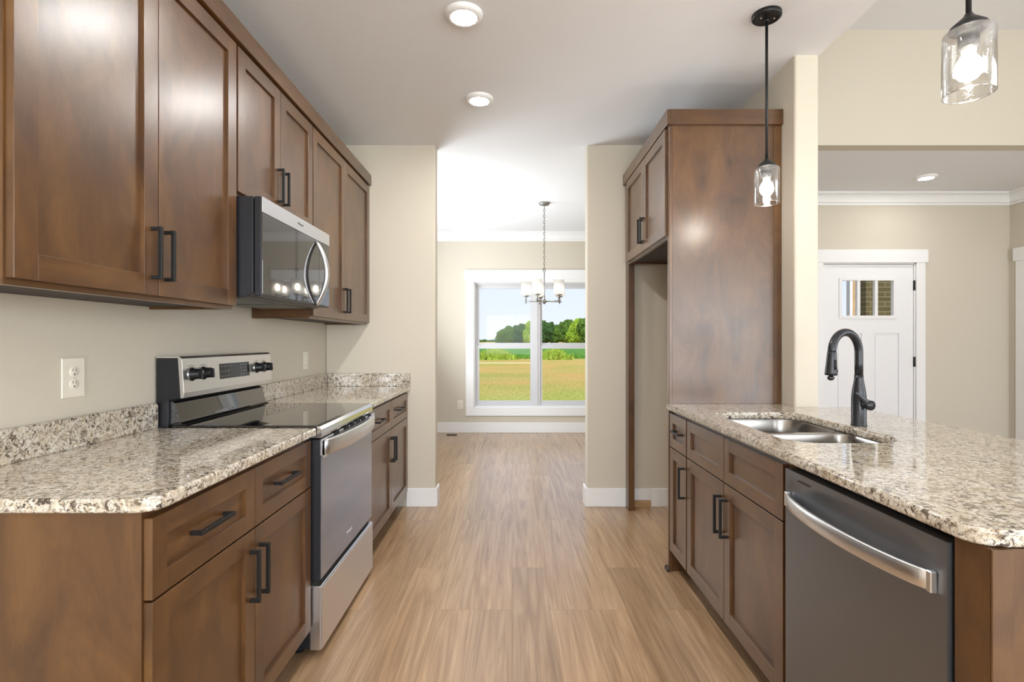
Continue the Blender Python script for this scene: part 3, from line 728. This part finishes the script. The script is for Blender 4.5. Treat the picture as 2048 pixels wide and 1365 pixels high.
hb = F+Vector((0, 0, .088))
m = MB().cyl(hb+fs*.020, hb+fs*.050, .0150)
m.cyl(hb+fs*.050, hb+fs*.060, .0195)
lever = MB()
td_ = Vector((-.80, .15, .60)); tipdir = (td_-fs*td_.dot(fs)).normalized(); sd = fs.cross(tipdir).normalized()
prof = [(.0, .016), (.02, .0125), (.050, .0095), (.078, .0078), (.085, .0045)]
rg_ = []
for d_, w_ in prof:
    c_ = hb+fs*.0555+tipdir*d_
    rg_.append([c_+sd*w_*math.cos(a)+fs*.0042*math.sin(a) for a in [2*PI*k/12 for k in range(12)]])
m.loft(rg_, True, True, True)
obj('lever_handle', m, FAUC, fa)

# ------------------------------------------------------------------ outlets, switch, vent
def outlet(loc, nrm, label, w=.088, h=.128, kind='outlet', group=None):
    """nrm 'x+' or 'y-'"""
    t = thing('wall_'+kind if kind == 'switch' else 'electrical_outlet', loc, label, kind)
    L = Vector(loc)
    def B(m, u0, u1, d0, d1, z0, z1, bev=0):
        if nrm == 'x+': m.box(L.x+d0, L.x+d1, L.y+u0, L.y+u1, L.z+z0, L.z+z1, bev=bev)
        else: m.box(L.x+u0, L.x+u1, L.y-d1, L.y-d0, L.z+z0, L.z+z1, bev=bev)
        return m
    obj('cover_plate', B(MB(), -w/2, w/2, .0003, .006, -h/2, h/2, .0022), PLAST, t)
    if kind == 'outlet':
        ax = (1, 0, 0) if nrm == 'x+' else (0, -1, 0)
        for s in (-1, 1):
            c = L+Vector((0, 0, s*.0195))
            r = obj('receptacle', MB().lathe([(.0172, .004), (.0172, .0078), (.0165, .0084)], c, 24, ax), PLAST, t)
            mm = MB()
            for u, hh in ((-.006, .009), (.006, .007)): B(mm, u-.0008, u+.0008, .0083, .0088, s*.0195+.001, s*.0195+.001+hh)
            B(mm, -.002, .002, .0083, .0088, s*.0195-.011, s*.0195-.006); obj('slot', mm, SLOT, r)
        mm = MB(); B(mm, -.002, .002, .006, .0068, -.002, .002); obj('screw', mm, CHROME, t)
    else:
        obj('rocker', B(MB(), -.016, .016, .006, .009, -.033, .033, .0015), PLAST, t)
    return t
outlet((XL, 1.680, 1.138), 'x+', 'ivory duplex outlet plate on the left wall nearest the viewer')
outlet((XL, 3.575, 1.123), 'x+', 'small pale switch plate on the left wall beyond the range', .075, .122, 'switch')
outlet((-.71, YD, .385), 'y-', 'ivory outlet low on the dining room wall left of the window', .078, .122)
fv = thing('floor_vent', (-.80, 6.98, 0), 'flat brown floor register by the dining room baseboard', 'vent')
m = MB().box(-.875, -.735, 6.93, 7.03, .0005, .006, bev=.002); obj('vent_frame', m, BRONZE, fv)
m = MB()
for i in range(10): m.box(-.862+.0125*i, -.8555+.0125*i, 6.945, 7.015, .006, .008)
obj('vent_louver', m, RUBBER, fv)

# ------------------------------------------------------------------ lamps
def downlight(x, y, z, label, lens=None):
    t = thing('ceiling_light', (x, y, z), label, 'ceiling light')
    obj('trim_ring', MB().lathe([(.086, 0), (.084, -.010), (.072, -.020), (.060, -.0205), (.0575, -.019)], (x, y, z), 40, caps=False), TRIM, t)
    obj('lens', MB().lathe([(.0585, -.0185), (.04, -.0195), (.01, -.020)], (x, y, z), 40), lens or LED, t)
    return t
downlight(-.2185, 2.372, CZ, 'round recessed ceiling light nearest the viewer, at the top edge')
downlight(-.20, 3.20, CZ, 'second round recessed ceiling light, farther along the kitchen ceiling')
downlight(3.74, 4.72, CZ, 'round recessed light in the entry ceiling by the front door', emis('dimmer_led_lens', (1, .98, .95, 1), 90))
downlight(-.20, .9, CZ, 'recessed ceiling light overhead behind the picture'); downlight(-.20, -.8, CZ, 'recessed ceiling light behind the viewer')
def pendant(x, y, label):
    t = thing('pendant_light', (x, y, CZ), label, 'pendant light')
    can = obj('canopy', MB().lathe([(.063, 0), (.063, -.016), (.058, -.021), (.050, -.023), (.047, -.021), (.012, -.022)], (x, y, CZ), 40), BLACK, t)
    for s in (-1, 1): obj('screw', MB().lathe([(.004, 0), (.003, -.004)], (x+s*.03, y-.008, CZ-.0215), 12), CHROME, can)
    zt = 2.046
    obj('rod', MB().cyl((x, y, zt+.02), (x, y, CZ-.022), .0062).cyl((x, y, CZ-.034), (x, y, CZ-.021), .0098), BLACK, t)
    obj('fitter', MB().lathe([(.0085, .040), (.011, .034), (.020, .026), (.038, .010), (.042, .002), (.040, -.001), (.024, -.003), (.022, -.022), (.020, -.046), (.0175, -.048)], (x, y, zt), 32), BLACK, t)
    r = .0545; zb = 1.882
    pr = [(.030, zt-.0015), (r-.008, zt-.002), (r-.002, zt-.006), (r, zt-.012), (r, zb+.001), (r-.0015, zb), (r-.003, zb+.001), (r-.003, zt-.013), (r-.006, zt-.007), (.030, zt-.0045)]
    obj('glass_shade', MB().lathe(pr, (x, y, 0), 56, caps=False), SHADE, t)
    obj('shade_rim', MB().tube([(x+(r-.0015)*math.cos(2*PI*k/48), y+(r-.0015)*math.sin(2*PI*k/48), zb) for k in range(48)], .0017, 8, True), RIM, t)
    obj('bulb_socket', MB().lathe([(.0155, -.046), (.0155, -.058), (.013, -.060)], (x, y, zt), 24), PLAST, t)
    obj('bulb', MB().lathe([(.012, -.060), (.015, -.066), (.027, -.085), (.0295, -.098), (.027, -.112), (.018, -.124), (.006, -.129)], (x, y, zt), 28), BULB, t)
    l = lamp('bulb_light', 'POINT', (0, 0, zt-.10-CZ), 5, color=(1, .96, .90), shadow_soft_size=.028); l.parent = t
    return t
RIM = thin_glass('glass_rim', (1, 1, 1, 1), .45, .9, .1)
pendant(1.158, 2.376, 'black rod pendant with clear glass shade, whole lamp in view near the panel')
pendant(1.158, 1.325, 'clear glass pendant cut off by the top right corner')

# chandelier
cx, cy, hz = .347, 5.62, 1.683
ch = thing('chandelier', (cx, cy, CZ), 'five-light chandelier with clear glass shades hanging in front of the dining window', 'chandelier')
obj('canopy', MB().lathe([(.058, 0), (.058, -.012), (.050, -.024), (.014, -.030), (.010, -.036)], (cx, cy, CZ), 36), NICKEL, ch)
m = MB(); z = CZ-.03; k = 0
while z > 2.045:
    L_, w_ = .018, .0085; pts = []
    for i in range(16):
        a = 2*PI*i/16; u = w_*math.cos(a); v = L_*math.sin(a)
        pts.append((cx+(u if k % 2 else 0), cy+(0 if k % 2 else u), z-L_+v))
    m.tube(pts, .0022, 6, True); z -= .0318; k += 1
m.tube([(cx+.014*math.cos(2*PI*i/18), cy, 2.018+.020*math.sin(2*PI*i/18)) for i in range(18)], .0024, 6, True)
obj('chain', m, BRONZE, ch)
obj('stem', MB().cyl((cx, cy, hz), (cx, cy, 2.0), .0055).lathe([(.009, 1.70), (.011, 1.72), (.0085, 1.74)], (cx, cy, 0), 20), NICKEL, ch)
obj('hub', MB().lathe([(.008, -.030), (.014, -.022), (.020, -.012), (.030, -.006), (.030, .006), (.018, .012), (.008, .016)], (cx, cy, hz), 28), NICKEL, ch)
for ang in (-115, -43, 29, 101, 173):
    a = math.radians(ang); ex, ey = cx+.198*math.cos(a), cy+.198*math.sin(a)
    tx, ty = -math.sin(a), math.cos(a)
    arm = obj('arm', MB().cyl((cx+.02*math.cos(a), cy+.02*math.sin(a), hz), (cx+.225*math.cos(a), cy+.225*math.sin(a), hz), .0048).lathe([(.006, -.022), (.006, .045), (.010, .048), (.030, .052), (.034, .060), (.032, .064)], (ex, ey, hz), 24), NICKEL, ch)
    zb = hz+.064; zt = zb+.152; r = .0545
    obj('socket', MB().lathe([(.014, zb), (.014, zb+.034), (.012, zb+.036)], (ex, ey, 0), 20), PLAST, arm)
    obj('bulb', MB().lathe([(.011, zb+.036), (.022, zb+.062), (.0235, zb+.078), (.018, zb+.100), (.006, zb+.112)], (ex, ey, 0), 20), BULB2, arm)
    pr = [(.020, zb+.001), (r-.006, zb+.001), (r, zb+.008), (r, zt), (r-.003, zt), (r-.003, zb+.009), (r-.008, zb+.004), (.020, zb+.004)]
    obj('glass_shade', MB().lathe(pr, (ex, ey, 0), 40, caps=False), SHADE2, arm)

# ------------------------------------------------------------------ outdoors
def grass_mat():
    M = Mat('dry_lawn', rough=.9, spec=.1); v = M.coords('Object', (1, 1, 1))
    a = M.noise(v, .22, 3, .6); b = M.noise(M.coords('Object', (1, .45, 1)), 9, 6, .85); e = M.noise(M.coords('Object', (.3, 1, 1)), .16, 3)
    c = M.ramp(a, [(.3, srgb(168, 166, 84)), (.5, srgb(190, 168, 92)), (.68, srgb(204, 166, 100))])
    c = M.mix(M.ramp(e, [(.5, G(0)), (.7, G(.55))]), c, srgb(208, 178, 120))
    sx = M.node('ShaderNodeSeparateXYZ'); M.link(v, sx.inputs[0]); mr = M.node('ShaderNodeMapRange'); mr.inputs[1].default_value = 13; mr.inputs[2].default_value = 21; mr.inputs[3].default_value = .75; mr.inputs[4].default_value = 0
    M.link(sx.outputs['Y'], mr.inputs[0]); c = M.mix(mr.outputs[0], c, srgb(160, 184, 82))
    c = M.mix(.85, c, M.ramp(b, [(.36, G(.5)), (.62, G(1.2))]), 'MULTIPLY'); M.color(c); M.bump(b, .8, .08)
    return M.m
GZ = -.45
struct('ground', MB().box(-300, 300, YD+.15, 1500, GZ-.1, GZ), grass_mat())
struct('ground_yard', MB().box(-300, 300, -60, YB-.15, GZ-.1, GZ), bpy.data.materials['dry_lawn'])
def leafmat(name, cols, sc=.6):
    M = Mat(name, rough=.8, spec=.15); v = M.coords('Object'); n = M.noise(v, sc, 5, .75)
    M.color(M.ramp(n, [(.3, cols[0]), (.52, cols[1]), (.72, cols[2])])); M.bump(n, 1.0, .5); return M.m
CROP = leafmat('crop_leaves', (srgb(70, 120, 44), srgb(98, 150, 58), srgb(128, 176, 72)), 2)
WEED = leafmat('tall_weed_leaves', (srgb(140, 176, 60), srgb(176, 206, 84), srgb(206, 224, 112)), 2)
LEAF = [leafmat('tree_leaves_a', (srgb(38, 62, 26), srgb(74, 104, 40), srgb(124, 152, 56)), .9), leafmat('tree_leaves_b', (srgb(34, 56, 32), srgb(58, 88, 46), srgb(92, 124, 60)), .9), leafmat('tree_leaves_c', (srgb(70, 98, 28), srgb(128, 158, 48), srgb(184, 202, 76)), .9)]
BARK = Mat('bark', srgb(84, 72, 60), .9).m
# crop field: raised leafy mass
m = MB(); t_ = bmesh.new(); nx, ny = 220, 60; vs = []
for j in range(ny+1):
    row = []
    for i in range(nx+1):
        x = -60+150*i/nx; y = 50+(j/ny)**2.2*205
        h = GZ+.35+.30*noise.noise(Vector((x*1.7, y*.9, 0)))+.14*noise.noise(Vector((x*5, y*3, 3)))
        if j == 0: h = GZ-.02
        row.append(t_.verts.new((x, y, h)))
    vs.append(row)
for j in range(ny):
    for i in range(nx): t_.faces.new((vs[j][i], vs[j][i+1], vs[j+1][i+1], vs[j+1][i]))
m._merge(t_)
o = obj('crop_field', m, CROP); tag(o, 'flat green crop field beyond the dry lawn', 'crops'); o['kind'] = 'stuff'
def blades(cx_, cy_, w, d, n_, h):
    t = bmesh.new()
    for _ in range(n_):
        x = cx_+random.gauss(0, w/2.2); y = cy_+random.uniform(-d/2, d/2); a = random.uniform(0, PI); hh = h*random.uniform(.5, 1.1)*math.exp(-((x-cx_)/w)**2)
        dx, dy = math.cos(a)*.10, math.sin(a)*.10; lx, ly = random.gauss(0, .2), random.gauss(0, .2)
        v = [t.verts.new(p) for p in ((x-dx, y-dy, GZ), (x+dx, y+dy, GZ), (x+lx*.5+dx*.8, y+ly*.5, GZ+hh*.6), (x+lx, y+ly, GZ+hh), (x+lx*.5-dx*.8, y+ly*.5, GZ+hh*.6))]
        t.faces.new(v)
    mm = MB(); mm._merge(t); return mm
for (px, lab, w) in ((990, 'pale green clump of tall weeds at the field edge, left window pane', 2.0), (1108, 'pale green clump of tall weeds at the field edge, right window pane', 1.6)):
    y = 48.3; o = obj('weed_clump', blades((px-1024)*y/1045, y, w, 2.4, 900, 1.0), WEED); tag(o, lab, 'weeds'); o['kind'] = 'stuff'
# trees
def crown_mesh(seed, R, H):
    random.seed(seed); mm = MB()
    for k in range(26):
        a = random.uniform(0, 2*PI); hh = random.uniform(.15, 1); rr = R*.62*math.sqrt(random.random())*math.sin(PI*min(1, .25+hh*.62))
        r = R*random.uniform(.26, .42)
        t = bmesh.new(); bmesh.ops.create_icosphere(t, subdivisions=3, radius=r)
        o_ = Vector((rr*math.cos(a), rr*math.sin(a), H*(.12+.74*hh)))
        sv = Vector((seed, k, 0))
        for v in t.verts:
            d = v.co.normalized(); v.co += d*r*(.40*noise.noise(d*2.4+sv)+.30*noise.noise(d*6+sv)); v.co += o_
        mm._merge(t, 'z', False)
    return mm
protos = []
for k, (R, H) in enumerate(((6.2, 10.5), (5.2, 11.8), (6.8, 9.6))):
    protos.append((crown_mesh(k+3, R, H), R, H))
random.seed(11)
TL = ['broad dark green tree', 'tall rounded tree', 'bright yellow-green leafy tree']
def tree_obj():
    made = []
    for k, (mm, R, H) in enumerate(protos):
        c_ = bpy.data.meshes.new('crown'); mm.bm.to_mesh(c_); mm.bm.free()
        tr_ = MB().cyl((0, 0, 0), (0, 0, H*.4), .35, .2); tm = bpy.data.meshes.new('trunk'); tr_.bm.to_mesh(tm); tr_.bm.free(); tm.materials.append(BARK)
        made.append((c_, tm))
    return made
cm = tree_obj(); crownvar = {}
for (kc, km) in [(a, b) for a in range(3) for b in range(3)]:
    me = cm[kc][0].copy(); me.materials.append(LEAF[km]); crownvar[kc, km] = me
spots = []
xs = [1006, 1018, 1030, 1041, 1052, 1062, 1073, 1083, 1094, 1104, 1114, 1126, 1137, 1147, 1158, 1169, 1182, 1196, 1212, 1230]
for i, px in enumerate(xs):
    hpx = 20 if i == 0 else 27 if i == 1 else 31 if i < 4 else 35+random.uniform(-3, 4)
    spots.append((px, 276+(i*2 % 5)*19, hpx))
where = ['at the left end of the woods', 'second from the left end of the woods', 'low in the woods, left pane', 'rising in the woods, left pane', 'left of the window mullion', 'just left of the mullion', 'behind the window mullion', 'just right of the mullion',
         'right of the mullion', 'below the chandelier light', 'in the middle of the right pane', 'centre right of the woods', 'highest in the right pane', 'near the right pane edge', 'by the right wall edge', 'at the right wall edge', 'hidden right of the opening', 'hidden farther right of the opening', 'second last of the woods', 'at the hidden right end of the woods']
for i, ((px, y, hp_), wh) in enumerate(zip(spots, where)):
    kc, km = random.randrange(3), random.choice([0, 0, 1, 2, 1]); H = protos[kc][2]
    t = bpy.data.objects.new('tree', None); COL.objects.link(t); t.location = ((px-1024)*y/1045, y, GZ)
    sc = (hp_*y/1045+1.7)/(H*.98); t.scale = (min(sc, 1.05)*.92, min(sc, 1.0)*.85, sc); t.rotation_euler.z = random.uniform(0, 6)
    tag(t, ['dark green', 'deep green', 'yellow-green'][km]+' tree '+wh, 'tree', 'trees of the distant woods')
    c_ = bpy.data.objects.new('crown', crownvar[kc, km]); COL.objects.link(c_); c_.parent = t
    c2 = bpy.data.objects.new('trunk', cm[kc][1]); COL.objects.link(c2); c2.parent = t
m = MB(); t_ = bmesh.new()
for i in range(160):
    x = -260+i*2.2; bmesh.ops.create_icosphere(t_, subdivisions=1, radius=random.uniform(2, 3.6), matrix=Matrix.Translation((x, 900, 1.0+random.uniform(-.5, .8))) @ Matrix.Diagonal((1.3, 1, .9, 1)))
m._merge(t_, 'z', True); o = obj('far_treeline', m, LEAF[1]); tag(o, 'thin far treeline on the horizon left of the woods', 'trees'); o['kind'] = 'stuff'
# overhead wire
pts = [(-13.93+27.86*i/20, 40, 5.72+.14*math.sin(i/20*2)-.3*math.sin(PI*i/20)*.3) for i in range(21)]
tag(obj('overhead_wire', MB().tube(pts, .012, 6), BLACK), 'thin overhead power wire crossing the sky outside the dining window', 'wire')
o = obj('gravel_strip', MB().box(-13, 1.4, 40, 40.35, GZ, GZ+.03), Mat('pale_gravel', srgb(224, 214, 180), .9).m); tag(o, 'thin pale gravel strip crossing the lawn in the left window pane', 'gravel'); o['kind'] = 'stuff'
for sx_ in (-1, 1):
    pz = thing('utility_pole', (sx_*14, 40.03, GZ), 'wooden utility pole holding the wire '+('left' if sx_ < 0 else 'right')+' of the window view', 'pole')
    obj('shaft', MB().cyl((sx_*14.04, 40.0, GZ), (sx_*14.04, 40.0, 6.2), .13, .1), BARK, pz); obj('crossarm', MB().box(sx_*14.04-.06, sx_*14.04+.06, 39.4, 40.6, 5.9, 6.02), BARK, pz)
# porch seen through the front door
def brick_mat():
    M = Mat('olive_brick', rough=.85, spec=.2); v = M.coords('Object', (1, 1, 1), (PI/2, 0, 0))
    br = M.node('ShaderNodeTexBrick'); M.link(v, br.inputs['Vector'])
    for k, x in (('Color1', srgb(78, 70, 44)), ('Color2', srgb(96, 86, 56)), ('Mortar', srgb(124, 116, 88)), ('Scale', 1.0), ('Mortar Size', .006), ('Brick Width', .21), ('Row Height', .07)): br.inputs[k].default_value = x
    M.color(br.outputs['Color']); return M.m
BRICK = brick_mat()
struct('porch_slab', MB().box(2.4, 9.5, YF+.15, 8.2, -.14, -.02), Mat('concrete', srgb(176, 172, 164), .85).m)
struct('wall_porch', MB().box(5.08, 9.5, 7.5, 7.7, -.02, 2.9), BRICK)
struct('wall_porch_side', MB().box(3.9, 4.80, 7.62, 7.7, -.02, 2.9), Mat('dark_siding', srgb(58, 54, 44), .8).m)
pp = thing('porch_post', (4.87, 7.5, -.02), 'white and cedar porch post seen through the front door glass', 'post')
obj('white_trim_board', MB().box(4.825, 4.862, 7.46, 7.54, -.02, 2.8), TRIM, pp); obj('cedar_board', MB().box(4.863, 4.915, 7.47, 7.54, -.02, 2.8), RAW, pp)
